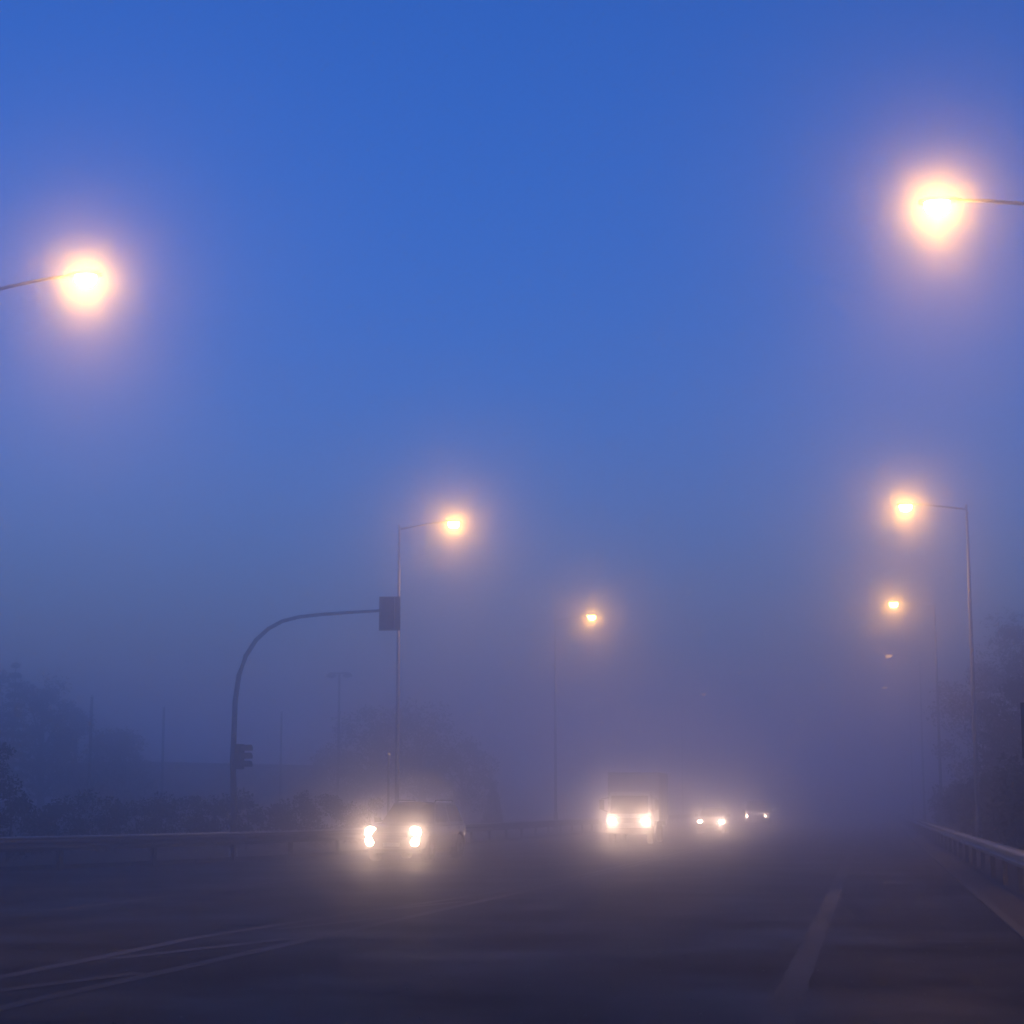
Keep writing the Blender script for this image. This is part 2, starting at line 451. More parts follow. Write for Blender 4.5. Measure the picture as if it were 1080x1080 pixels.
# ------------------------------------------------------------------ street lamps
LAMP_Z = CAM_H + 10.3
def make_lamp(side, bowl_mat, arm=2.0):
    """origin at the pole foot; the arm points along +x * side"""
    root = empty('street_lamp')
    bm = bmesh.new()
    lathe(bm, [(0.12, 0.02), (0.115, 1.2), (0.085, 1.25), (0.048, LAMP_Z - 0.15), (0.048, LAMP_Z - 0.02), (0.025, LAMP_Z + 0.02)], 14)
    build('pole', bm, M['pole'], root, smooth=False)
    bm = bmesh.new()
    box(bm, (-0.24, -0.24, -0.05), (0.24, 0.24, 0.02))
    for sx in (-1, 1):
        for sy in (-1, 1):
            lathe(bm, [(0.025, 0.021), (0.025, 0.07)], 6, off=(sx * 0.18, sy * 0.18, 0))
    build('base_plate', bm, M['galv'], root)
    bm = bmesh.new()
    a = arm - 0.30
    tube(bm, [(side * 0.05, 0, LAMP_Z - 0.16), (side * a * 0.35, 0, LAMP_Z - 0.07), (side * a * 0.75, 0, LAMP_Z + 0.03), (side * a, 0, LAMP_Z + 0.06)], [0.04, 0.036, 0.033, 0.03], 10)
    build('arm', bm, M['pole'], root, smooth=True)
    bm = bmesh.new()                                  # cobra-head housing
    secs = [(-0.36, 0.05, 0.04), (-0.28, 0.09, 0.07), (-0.1, 0.15, 0.10), (0.12, 0.185, 0.11), (0.30, 0.16, 0.09), (0.38, 0.08, 0.05)]
    rings = []
    for u, wy, hz in secs:
        ring = []
        for k in range(12):
            an = PI * k / 11
            ring.append(bm.verts.new((side * (arm + u), math.cos(an) * wy, LAMP_Z + 0.05 + math.sin(an) * hz)))
        rings.append(ring)
    for i in range(len(rings) - 1):
        for k in range(12):
            bm.faces.new((rings[i][k], rings[i][(k + 1) % 12], rings[i + 1][(k + 1) % 12], rings[i + 1][k]))
    bm.faces.new(rings[0][::-1]); bm.faces.new(rings[-1])
    hd = build('lamp_head', bm, M['pole'], root, smooth=True)
    bm = bmesh.new()                                  # prismatic bowl under the housing
    prof = [(0.0001, -0.185), (0.09, -0.175), (0.16, -0.13), (0.195, -0.06), (0.20, 0.04)]
    lathe(bm, prof, 18)
    for v_ in bm.verts: v_.co = Vector((side * (arm + 0.06) + v_.co.x * 1.1, v_.co.y * 0.85, LAMP_Z + v_.co.z))
    build('bowl', bm, bowl_mat, hd, smooth=True)
    ld = bpy.data.lights.new('street_light', 'SPOT')
    ld.energy = SPOT_W * (1.0 if bowl_mat is M['bowl'] else 0.60); ld.color = WARM
    ld.spot_size = R(140); ld.spot_blend = 1.0; ld.shadow_soft_size = 0.1
    lo = bpy.data.objects.new('street_light', ld); col.objects.link(lo); lo.parent = hd
    lo.location = (side * (arm + 0.06), 0, LAMP_Z - 0.30)
    return root
protoR, protoL, protoW, protoV = make_lamp(-1, M['bowl']), make_lamp(1, M['bowl']), make_lamp(-1, M['bowl_weak']), make_lamp(1, M['bowl_weak'])
GL = 'street lamps along the road'
right = [(1.37, 32.5, protoR, 'bright street lamp with the largest glow, its arm reaching in from the right edge'),
         (1.37, 66.6, protoR, 'lit street lamp high on the right directly above a smaller lamp glow'),
         (1.28, 99.4, protoR, 'lit street lamp on the right with a small round glow beneath the larger one'),
         (1.30, 134.0, protoW, 'very dim street lamp on the right, a faint speck below the small round glow'),
         (1.24, 170.0, protoW, 'faintest lowest street lamp of the right row, almost lost in the fog')]
left = [(-15.0, 34.1, protoL, 'bright street lamp at the far left, its arm coming from the left edge'),
        (-14.95, 67.6, protoL, 'lit street lamp whose pole rises behind the hanging traffic signal'),
        (-15.0, 103.2, protoL, 'small lit street lamp in the middle of the picture above the white box truck'),
        (-15.3, 177.0, protoV, 'barely visible far street lamp in the fog above the hatchback')]
used = set()
for X, Y, pr, lab in right + left:
    s = -1 if pr in (protoR, protoW) else 1
    o = pr if pr.name not in used else copy_tree(pr)
    used.add(pr.name)
    o.location = (X - s * 2.06, Y, 0)
    tag(o, lab, 'street lamp', GL)

# ------------------------------------------------------------------ traffic signal on a curved mast arm
SY = 56.0
base = at(247, 850, SY); base.z = 0
sig = empty('traffic_signal', base)
def loc(px, py, Y=SY): return at(px, py, Y) - base
arm_px = [(245.5, 800), (246.5, 780), (248, 740), (252, 712), (259, 692), (270, 675), (283, 663), (298, 655), (316, 650.5), (340, 648), (370, 645.8), (402, 644)]
pts = [Vector((0, 0, 0.0)), Vector((0, 0, 1.5))] + [loc(*p) for p in arm_px]
rad = [0.10, 0.10] + [0.09 - 0.045 * i / (len(arm_px) - 1) for i in range(len(arm_px))]
bm = bmesh.new(); tube(bm, pts, rad, 12)
build('mast', bm, M['mast'], sig, smooth=True)
bm = bmesh.new(); lathe(bm, [(0.24, 0.0), (0.24, 0.03), (0.15, 0.05), (0.15, 0.3)], 14)
build('base_plate', bm, M['galv'], sig)
def signal_head(parent, c, rz, plate_w, plate_h, head_w, head_h, plate):
    """faces local -y before the turn rz"""
    T = Matrix.Translation(c) @ Matrix.Rotation(rz, 4, 'Z')
    bm = bmesh.new(); box(bm, (-head_w / 2, 0.0, -head_h / 2), (head_w / 2, 0.2, head_h / 2), T)
    hd = build('signal_head', bm, M['dark'], parent, bevel=0.02)
    if plate:
        bm = bmesh.new(); box(bm, (-plate_w / 2, -0.02, -plate_h / 2), (plate_w / 2, -0.003, plate_h / 2), T)
        build('backplate', bm, M['dark'], hd, bevel=0.006)
    for k in (1, 0, -1):
        z = k * head_h * 0.32
        r = head_h * 0.135
        bm = bmesh.new()
        lathe(bm, [(r, -0.035), (r * 0.8, -0.05), (0.002, -0.06)], 14, axis='y')
        for v_ in bm.verts: v_.co = T @ (v_.co + Vector((0, 0, z)))
        build('signal_lens', bm, M['signal_glass'], hd, smooth=True)
        bm = bmesh.new()                             # tunnel visor, open below
        n = 12; A, B = [], []
        for q in range(n + 1):
            an = R(-30) + R(240) * q / n
            for rr, lst in ((r * 1.18, A), (r * 1.10, B)):
                lst.append([bm.verts.new(T @ Vector((math.cos(an) * rr, yy, z + math.sin(an) * rr))) for yy in (-0.023, -0.30)])
        for q in range(n):
            for lst in (A, B): bm.faces.new((lst[q][0], lst[q + 1][0], lst[q + 1][1], lst[q][1]))
            bm.faces.new((A[q][1], A[q + 1][1], B[q + 1][1], B[q][1]))
            bm.faces.new((A[q][0], A[q + 1][0], B[q + 1][0], B[q][0]))
        for q in (0, n): bm.faces.new((A[q][0], A[q][1], B[q][1], B[q][0]))
        build('visor', bm, M['visor'], hd)
c = loc(411, 647, SY - 0.1)
signal_head(sig, c, PI + R(4), 0.66, 1.04, 0.34, 0.98, True)
c2 = loc(257.5, 798)
signal_head(sig, c2 + Vector((-0.06, 0, 0)), R(75), 0.4, 0.8, 0.27, 0.76, False)
bm = bmesh.new()
for z in (0.25, -0.25): tube(bm, [Vector((0.02, 0, c2.z + z)), Vector((c2.x - 0.18, c2.y, c2.z + z))], 0.022, 8)
build('bracket', bm, M['galv'], sig)
tag(sig, 'dark traffic signal hanging from a curved mast arm with a second head below', 'traffic signal')

# ------------------------------------------------------------------ other posts, sign, building
def simple_post(px_top, py_top, Y, r, name, label, mat, cat, group=None, extra=None):
    t = at(px_top, py_top, Y); o = empty(name, (t.x, t.y, 0))
    bm = bmesh.new(); lathe(bm, [(r, -0.2), (r * 0.8, t.z)], 10)
    build('shaft', bm, mat, o)
    if extra: extra(o, t.z)
    return tag(o, label, cat, group)
def crossbar(o, z):
    bm = bmesh.new(); box(bm, (-0.7, -0.05, z - 0.5), (0.7, 0.05, z - 0.38)); build('crossarm', bm, M['wood'], o)
    bm = bmesh.new()
    for x in (-0.6, -0.3, 0.3, 0.6): lathe(bm, [(0.03, z - 0.38), (0.045, z - 0.3), (0.02, z - 0.22)], 8, off=(x, 0, 0))
    build('insulator', bm, M['kerb'], o)
def cap(o, z):
    bm = bmesh.new(); lathe(bm, [(0.09, z), (0.09, z + 0.05), (0.03, z + 0.12)], 10); build('post_cap', bm, M['galv'], o)
simple_post(97, 735, 96, 0.10, 'utility_post', 'thin dark timber post beside the big tree at the far left', M['wood'], 'post', 'thin posts behind the left hedge', cap)
simple_post(173, 747, 102, 0.09, 'utility_post', 'thin timber post behind the low building left of the signal mast', M['wood'], 'post', 'thin posts behind the left hedge', cap)
simple_post(297, 752, 112, 0.08, 'utility_post', 'thin timber post between the signal mast and the twin armed lamp', M['wood'], 'post', 'thin posts behind the left hedge', cap)
simple_post(410, 798, 66, 0.05, 'marker_post', 'slim short post standing above the dark car beside the lamp pole', M['pole'], 'post', None, cap)
def twin(o, z):
    bm = bmesh.new(); tube(bm, [(-0.62, 0, z - 0.06), (-0.3, 0, z + 0.02), (0, 0, z), (0.3, 0, z + 0.02), (0.62, 0, z - 0.06)], 0.04, 8); build('arm', bm, M['pole'], o)
    for s in (-1, 1):
        bm = bmesh.new()
        lathe(bm, [(0.05, z - 0.26), (0.26, z - 0.2), (0.28, z - 0.12), (0.16, z + 0.0), (0.05, z + 0.06)], 14, off=(s * 0.46, 0, 0))
        build('lamp_shade', bm, M['pole'], o, smooth=True)
simple_post(358, 710, 100, 0.08, 'twin_lamp', 'unlit twin lamp on a tall thin post, faint between mast and lamp pole', M['pole'], 'lamp post', None, twin)

# back of a road sign just inside the right edge of the frame
p0 = at(1076, 741, 30); p1 = at(1076, 800, 30)
rs = empty('road_sign', (p0.x + 0.45, 30, 0))
bm = bmesh.new(); box(bm, (-0.45, -0.012, p1.z), (0.45, 0.0, p0.z)); build('sign_panel', bm, M['dark'], rs, bevel=0.01)
bm = bmesh.new(); box(bm, (0.33, 0.002, p1.z + 0.1), (0.36, 0.03, p0.z - 0.1)); box(bm, (-0.42, 0.002, p1.z + 0.2), (0.329, 0.03, p1.z + 0.24)); build('brace', bm, M['galv'], rs)
bm = bmesh.new(); lathe(bm, [(0.04, -0.3), (0.04, p0.z + 0.05)], 10, off=(0.30, 0.075, 0)); build('post', bm, M['galv'], rs)
tag(rs, 'dark flat road sign cut off by the right edge of the picture', 'road sign')

bl = at(140, 803, 118); br = at(345, 805, 134)
bb = empty('low_building', (bl.x, bl.y, 0), math.atan2(br.y - bl.y, br.x - bl.x))
Lb = (Vector((br.x, br.y, 0)) - Vector((bl.x, bl.y, 0))).length; hb = bl.z
bm = bmesh.new(); box(bm, (0, 0, -0.3), (Lb, 7, hb - 0.25)); build('wall', bm, M['wall'], bb)
bm = bmesh.new(); box(bm, (-0.4, -0.5, hb - 0.247), (Lb + 0.4, 7.4, hb)); build('roof', bm, M['roof'], bb, bevel=0.03)
for k in range(4):
    x = 1.4 + k * Lb / 4.3
    bm = bmesh.new(); box(bm, (x, -0.05, 1.0), (x + 1.5, 0.05, 2.3)); f = build('window', bm, M['trim'], bb, bevel=0.01)
    bm = bmesh.new(); box(bm, (x + 0.07, -0.065, 1.07), (x + 0.72, -0.052, 2.23)); box(bm, (x + 0.78, -0.065, 1.07), (x + 1.43, -0.052, 2.23)); build('pane', bm, M['glass'], f)
tag(bb, 'long low flat roofed building half hidden behind the left hedge', 'building')

# ------------------------------------------------------------------ vegetation
def leaf_cloud(bm, clumps, per, size, rng):
    """clumps: (centre, radii); leaves are small folded quads spread through each clump"""
    for c, r in clumps:
        for k in range(per):
            d = Vector((rng.gauss(0, 1), rng.gauss(0, 1), rng.gauss(0, 1)))
            if d.length < 1e-4: continue
            d.normalize(); d *= rng.random() ** 0.42
            p = c + Vector((d.x * r[0], d.y * r[1], d.z * r[2]))
            n = Vector((rng.gauss(0, 1), rng.gauss(0, 1), rng.gauss(0.5, 1))).normalized()
            u = n.orthogonal().normalized(); u = Matrix.Rotation(rng.uniform(0, 2 * PI), 3, n) @ u; v_ = n.cross(u)
            s = size * rng.uniform(0.6, 1.4)
            a = [bm.verts.new(p + u * s), bm.verts.new(p + v_ * s * 0.45 + n * s * 0.12), bm.verts.new(p - u * s), bm.verts.new(p - v_ * s * 0.45 + n * s * 0.12)]
            bm.faces.new(a)
def make_tree(X, Y, H, Rc, seed, leaf, label, name='broadleaf_tree', per=150, size=0.13, nclump=26, low=0.28, group=None):
    rng = random.Random(seed)
    root = empty(name, (X, Y, 0), rng.uniform(0, 6))
    bm = bmesh.new()
    lean = Vector((rng.uniform(-.3, .3), rng.uniform(-.3, .3), 0))
    trunk = [Vector((0, 0, -0.2)), Vector((0, 0, H * 0.15)) + lean * 0.1, Vector((0, 0, H * 0.4)) + lean * 0.5, Vector((0, 0, H * 0.75)) + lean, Vector((0, 0, H * 0.93)) + lean * 1.2]
    r0 = 0.028 * H
    tube(bm, trunk, [r0 * 1.3, r0, r0 * 0.75, r0 * 0.35, 0.02], 9)
    clumps = []
    for k in range(nclump):
        f = low + (1 - low) * (k + rng.random()) / nclump
        env = math.sin(PI * min(1, max(0.02, (f - low * 0.75) / (1.06 - low * 0.75)))) ** 0.6
        an = k * 2.4 + rng.uniform(-.5, .5)
        rr = Rc * env * rng.uniform(0.35, 0.95)
        c = Vector((math.cos(an) * rr, math.sin(an) * rr, H * f)) + lean * f
        cr = Rc * rng.uniform(0.22, 0.42)
        clumps.append((c, (cr, cr, cr * rng.uniform(0.6, 0.85))))
        if k % 2 == 0:
            s = Vector((0, 0, H * f * 0.62)) + lean * f * 0.7
            tube(bm, [s, s.lerp(c, 0.5) + Vector((0, 0, 0.1)), c], [r0 * 0.4, r0 * 0.24, 0.015], 6)
    build('trunk', bm, M['bark'], root)
    bm = bmesh.new(); leaf_cloud(bm, clumps, per, size, rng)
    build('crown', bm, M[leaf], root)
    return tag(root, label, 'tree', group)
def make_conifer(X, Y, H, Rc, seed, label, group=None, per=26):
    rng = random.Random(seed)
    root = empty('conifer_tree', (X, Y, 0))
    bm = bmesh.new(); tube(bm, [(0, 0, -0.2), (0, 0, H * 0.5), (0, 0, H)], [0.022 * H, 0.013 * H, 0.01], 8)
    clumps = []
    k = 0; z = H * 0.08
    while z < H * 0.98:
        rr = Rc * (1 - z / H) ** 0.85 + 0.05
        for q in range(7):
            an = q * 2 * PI / 7 + k * 0.5 + rng.uniform(-.2, .2)
            L_ = rr * rng.uniform(0.7, 1.1)
            e = Vector((math.cos(an) * L_, math.sin(an) * L_, z - L_ * 0.25))
            tube(bm, [(0, 0, z), e], [0.02, 0.006], 4)
            for t in (0.4, 0.7, 0.95):
                clumps.append((Vector((0, 0, z)).lerp(e, t), (0.22 * rr + 0.08, 0.22 * rr + 0.08, 0.12)))
        z += H * 0.055; k += 1
    build('trunk', bm, M['bark'], root)
    bm = bmesh.new(); leaf_cloud(bm, clumps, per, 0.09, rng)
    build('crown', bm, M['leaf_c'], root)
    return tag(root, label, 'tree', group)
def topz(px, py, Y): return at(px, py, Y)
GT = 'trees standing in the fog on the left'
def tree_at(px, py, Y, Rc, *a, **k):
    t = at(px, py, Y); return make_tree(t.x, t.y, t.z, Rc, *a, **k)
t = at(17, 694, 100); make_conifer(t.x, t.y, t.z, 1.5, 3, 'tall pointed conifer at the far left edge rising above the other trees', GT)
tree_at(-8, 712, 104, 3.3, 11, 'leaf_a', 'broad dark tree cut by the left edge behind the rounded bush', group=GT)
tree_at(48, 722, 108, 2.7, 12, 'leaf_b', 'rounded tree just right of the tall pointed conifer', group=GT)
tree_at(82, 752, 112, 2.4, 13, 'leaf_a', 'mid height tree around the first thin timber post', group=GT)
tree_at(126, 772, 115, 2.3, 14, 'leaf_b', 'low tree left of the long low building', group=GT)
GM = 'trees behind the dark car'
tree_at(400, 752, 122, 3.4, 21, 'leaf_a', 'rounded tree left of the lamp pole above the dark car', group=GM)
tree_at(447, 748, 128, 3.6, 22, 'leaf_b', 'tallest tree right of the lamp pole above the dark car', group=GM)
tree_at(352, 795, 130, 2.9, 23, 'leaf_b', 'low spreading tree under the twin lamp', group=GM)
tree_at(490, 785, 132, 2.8, 24, 'leaf_a', 'small tree at the right end of the clump above the dark car', group=GM)
t = at(520, 826, 125); make_conifer(t.x, t.y, t.z, 0.8, 5, 'small pointed shrub right of the tree clump beyond the dark car', GM, 16)
GR = 'trees along the right verge'
def tree_r(X, Y, H, Rc, seed, leaf, label): return make_tree(X, Y, H, Rc, seed, leaf, label, group=GR, low=0.12, per=240, size=0.11, nclump=32)
tree_r(6.9, 60, 6.4, 2.7, 31, 'leaf_a', 'dark bushy tree nearest the right edge behind the guardrail')
tree_r(9.6, 72, 10.2, 3.6, 32, 'leaf_b', 'big leafy tree at the right edge towering over the nearest bushy one')
tree_r(6.4, 80, 6.6, 2.6, 33, 'leaf_a', 'dark tree beside the second lamp pole on the right')
tree_r(7.6, 96, 10.4, 3.4, 34, 'leaf_b', 'tall dim tree behind the second lamp pole on the right')
tree_r(6.6, 112, 9.6, 3.2, 35, 'leaf_a', 'farthest tall tree of the right verge fading into fog near the round lamp glow')
tree_r(9.4, 54, 8.8, 3.0, 36, 'leaf_b', 'tall tree partly cut by the right edge behind the road sign')

def hedge(name, boxes, seed, leaf, label, cat, dens=150, size=0.065):
    rng = random.Random(seed)
    c0 = boxes[0]
    root = empty(name, (c0[0], c0[1], 0))
    bm = bmesh.new()
    for i, (x, y, hw, hd, h) in enumerate(boxes):
        clumps = []
        n = max(6, int(hw * hd * h * 9))
        for k in range(n):
            p = Vector((x - c0[0] + rng.uniform(-hw, hw), y - c0[1] + rng.uniform(-hd, hd), 0.2 + (h - 0.4) * (k + rng.random()) / n))
            r = rng.uniform(0.34, 0.55)
            clumps.append((p, (r, r, r * 0.7)))
        leaf_cloud(bm, clumps, dens, size, rng)
        if i % 2 == 0:
            sx = x - c0[0] + rng.uniform(-hw, hw) * .5; sy = y - c0[1] + rng.uniform(-hd, hd) * .5
            st = bmesh.new()
            tube(st, [(sx, sy, -0.1), (sx + .1, sy, h * 0.4), (sx - .05, sy + .08, h * 0.8)], [0.05, 0.035, 0.01], 6)
            build('stem', st, M['bark'], root)
    build('foliage', bm, M[leaf], root)
    return tag(root, label, cat)
hb_boxes = []
for k in range(17):
    px = 30 + k * 22; Y = 59 + k * 1.0
    t = at(px, 838 + 4 * math.sin(k * 1.7), Y)
    hb_boxes.append((t.x, t.y, 0.75, 0.7, t.z))
hedge('hedge', hb_boxes, 7, 'leaf_a', 'long dark clipped hedge behind the left guardrail', 'hedge')
t = at(14, 779, 52); 
hedge('bush', [(t.x - 0.75, t.y, 0.65, 0.7, t.z), (t.x - 1.9, t.y, 0.8, 0.9, t.z + 0.15), (t.x - 0.3, t.y + 0.3, 0.45, 0.5, t.z - 0.9)], 8, 'leaf_a', 'dark rounded tall bush at the left edge in front of the hedge', 'bush')
hedge('hedge', [(4.6 + 0.25 * math.sin(k * 2.1), 40 + k * 2.6, 0.9, 1.4, 2.6 + 0.35 * math.sin(k * 1.3)) for k in range(30)], 9, 'leaf_b', 'dark overgrown hedge behind the right guardrail', 'hedge', 60, 0.10)

# ------------------------------------------------------------------ vehicles
def quad_panel(bm, a, b, c, d, inset=(0.08, 0.08, 0.08, 0.08), lift=0.008, thick=0.01):
    """a,b bottom; c,d top (a-b-c-d around); glazing panel just proud of the face"""
    l, r_, bt, tp = inset
    def P(u, v_): return (a.lerp(b, u)).lerp(d.lerp(c, u), v_)
    n = (b - a).cross(d - a).normalized()
    q = [P(l, bt), P(1 - r_, bt), P(1 - r_, 1 - tp), P(l, 1 - tp)]
    lo = [bm.verts.new(p + n * (lift - thick)) for p in q]; hi = [bm.verts.new(p + n * lift) for p in q]
    bm.faces.new(lo[::-1]); bm.faces.new(hi)
    for i in range(4): bm.faces.new((lo[i], lo[(i + 1) % 4], hi[(i + 1) % 4], hi[i]))
def wheel(parent, x, y, r, wd):
    s = 1 if x > 0 else -1
    root = None
    bm = bmesh.new()
    lathe(bm, [(r * 0.62, -wd / 2), (r * 0.94, -wd / 2), (r, -wd * 0.32), (r, wd * 0.32), (r * 0.94, wd / 2), (r * 0.62, wd / 2)], 28, axis='x')
    w_ = build('wheel', bm, M['rubber'], parent, smooth=False)
    w_.location = (x, y, r)
    bm = bmesh.new()
    lathe(bm, [(r * 0.60, s * wd * 0.1), (r * 0.60, s * wd * 0.44), (r * 0.5, s * wd * 0.38)], 24, axis='x')
    for k in range(5):
        an = k * 2 * PI / 5
        box(bm, (-0.02, -0.045, 0.03), (0.02, 0.045, r * 0.56), Matrix.Translation((s * wd * 0.42, 0, 0)) @ Matrix.Rotation(an, 4, 'X'))
    lathe(bm, [(0.07, s * wd * 0.40), (0.06, s * wd * 0.53)], 10, axis='x')
    build('rim', bm, M['alloy'], w_)
    return w_
def lens(parent, name, c, rx, rz, mat, skew=0.0):
    """oval lamp glass facing -y, its rim in a dark bezel"""
    bm = bmesh.new()
    prof = [(0.001, -0.03), (0.5, -0.026), (0.85, -0.014), (1.0, 0.0), (1.0, 0.04)]
    lathe(bm, prof, 18, axis='y')
    for v_ in bm.verts: v_.co = Vector((c[0] + v_.co.x * rx, c[1] + v_.co.y + skew * abs(v_.co.x) * rx, c[2] + v_.co.z * rz))
    return build(name, bm, mat, parent, smooth=True)
def beam_light(parent, c, watts, size=75, aim=(0, -1, -0.012)):
    ld = bpy.data.lights.new('beam', 'SPOT')
    ld.energy = watts; ld.color = HWARM; ld.spot_size = R(size); ld.spot_blend = 0.9; ld.shadow_soft_size = 0.05
    lo = bpy.data.objects.new('beam', ld); col.objects.link(lo); lo.parent = parent
    lo.location = (c[0], c[1] - 0.09, c[2])
    lo.rotation_euler = Vector(aim).to_track_quat('-Z', 'Y').to_euler()
    return lo
def car_shell(root, W, prof, wheels, wr, paint, cabin, roof_rack=False):
    """prof: closed outline (y,z) above the sills; wheels: y of axles; cabin: (yb0,yr0,yr1,yb1,zb,zr,wb,wr)"""
    out = []
    zs = prof['sill']
    for yc in wheels:                                  # sill line with wheel arches, front to back
        ra = wr + 0.07
        h = zs - wr
        a0 = math.asin(max(-1, min(1, h / ra)))
        seg = [(yc + math.cos(PI - a0 - (PI - 2 * a0) * k / 12) * ra, wr + math.sin(PI - a0 - (PI - 2 * a0) * k / 12) * ra) for k in range(13)]
        out += seg
    full = [prof['front'][-1]] + out + prof['top'] + prof['front'][:-1]
    hw = W / 2
    y_f, y_b = min(p[0] for p in full), max(p[0] for p in full)
    def half(y, z):
        f = 1 - 0.16 * max(0, (y_f + 0.75 - y) / 0.75) ** 2 - 0.10 * max(0, (y - y_b + 0.6) / 0.6) ** 2
        return hw * f * (1 - 0.05 * max(0, (z - 0.75)) / 0.35 - 0.05 * max(0, (0.55 - z) / 0.3))
    bm = bmesh.new()
    Lv = [bm.verts.new((-half(*p), p[0], p[1])) for p in full]; Rv = [bm.verts.new((half(*p), p[0], p[1])) for p in full]
    n = len(full)
    bm.faces.new(Lv); bm.faces.new(Rv[::-1])
    for i in range(n): bm.faces.new((Lv[i], Rv[i], Rv[(i + 1) % n], Lv[(i + 1) % n]))
    body = build('body', bm, paint, root, bevel=0.05, seg=3)
    bm = bmesh.new()                                   # dark wheel-house liner and floor
    box(bm, (-hw * 0.78, y_f + 0.25, zs - 0.12), (hw * 0.78, y_b - 0.25, zs + 0.28)); build('underbody', bm, M['trim'], root)
    yb0, yr0, yr1, yb1, zb, zr, wb, wt = cabin
    B = [Vector((-wb, yb0, zb)), Vector((wb, yb0, zb)), Vector((wb, yb1, zb)), Vector((-wb, yb1, zb))]
    T = [Vector((-wt, yr0, zr)), Vector((wt, yr0, zr)), Vector((wt, yr1, zr)), Vector((-wt, yr1, zr))]
    bm = bmesh.new()
    bv = [bm.verts.new(p - Vector((0, 0, 0.06))) for p in B]; tv = [bm.verts.new(p) for p in T]
    mid = [bm.verts.new(Vector((0, yr0 - 0.02, zr + 0.035))), bm.verts.new(Vector((0, yr1 + 0.02, zr + 0.03)))]
    for i in range(4):
        if i == 0: bm.faces.new((bv[0], bv[1], tv[1], mid[0], tv[0]))
        elif i == 2: bm.faces.new((bv[2], bv[3], tv[3], mid[1], tv[2]))
        else: bm.faces.new((bv[i], bv[(i + 1) % 4], tv[(i + 1) % 4], tv[i]))
    bm.faces.new((tv[0], mid[0], mid[1], tv[3])); bm.faces.new((mid[0], tv[1], tv[2], mid[1])); bm.faces.new(bv[::-1])
    cab = build('cabin', bm, paint, root, bevel=0.045, seg=3)
    bm = bmesh.new(); quad_panel(bm, B[0], B[1], T[1], T[0], (0.05, 0.05, 0.02, 0.09), 0.012); build('windscreen', bm, M['glass'], root)
    bm = bmesh.new(); quad_panel(bm, B[2], B[3], T[3], T[2], (0.08, 0.08, 0.12, 0.12), 0.012); build('rear_window', bm, M['glass'], root)
    for s in (0, 1):
        b0, b1, t0, t1 = (B[1], B[2], T[1], T[2]) if s == 0 else (B[0], B[3], T[0], T[3])
        for u0, u1 in ((0.04, 0.46), (0.50, 0.93)):
            bm = bmesh.new()
            p, q = b0.lerp(b1, u0), b0.lerp(b1, u1); tp, tq = t0.lerp(t1, u0), t0.lerp(t1, u1)
            if s == 0: quad_panel(bm, p, q, tq, tp, (0.03, 0.03, 0.06, 0.1), 0.012)
            else: quad_panel(bm, q, p, tp, tq, (0.03, 0.03, 0.06, 0.1), 0.012)
            build('side_window', bm, M['glass'], root)
    for s in (-1, 1):
        bm = bmesh.new()
        tube(bm, [(s * (wb - 0.02), yb0 + 0.42, zb + 0.03), (s * (hw + 0.06), yb0 + 0.38, zb + 0.09)], 0.025, 6)
        box(bm, (s * (hw + 0.10) - 0.09, yb0 + 0.32, zb + 0.02), (s * (hw + 0.10) + 0.09, yb0 + 0.43, zb + 0.16)); build('mirror', bm, paint, root, bevel=0.025)
        for yd in (0.1, 1.1):
            bm = bmesh.new(); box(bm, (s * (hw - 0.012) - 0.015, yd, zb - 0.16), (s * (hw - 0.012) + 0.015, yd + 0.2, zb - 0.125)); build('door_handle', bm, M['alloy'], root, bevel=0.008)
        if roof_rack:
            bm = bmesh.new(); tube(bm, [(s * (wt - 0.04), yr0 + 0.15, zr + 0.01), (s * (wt - 0.04), yr0 + 0.25, zr + 0.07), (s * (wt - 0.04), yr1 - 0.25, zr + 0.07), (s * (wt - 0.04), yr1 - 0.12, zr + 0.01)], 0.02, 8); build('roof_rail', bm, M['alloy'], root, smooth=True)
    for yc in wheels:
        for s in (-1, 1): wheel(root, s * (hw - 0.13), yc, wr, 0.23)
    return body
def front_trim(root, y, W, zg, zp, gh):
    bm = bmesh.new(); box(bm, (-W * 0.26, y - 0.02, zg - gh / 2), (W * 0.26, y + 0.05, zg + gh / 2)); gr = build('grille', bm, M['trim'], root, bevel=0.015)
    bm = bmesh.new()
    for k in range(3):
        z = zg - gh / 2 + gh * (k + 0.5) / 3
        box(bm, (-W * 0.25, y - 0.035, z - 0.012), (W * 0.25, y - 0.022, z + 0.012))
    build('grille_bar', bm, M['alloy'], gr)
    bm = bmesh.new(); box(bm, (-0.26, y - 0.045, zp - 0.06), (0.26, y - 0.005, zp + 0.06)); build('number_plate', bm, M['plate'], root, bevel=0.005)

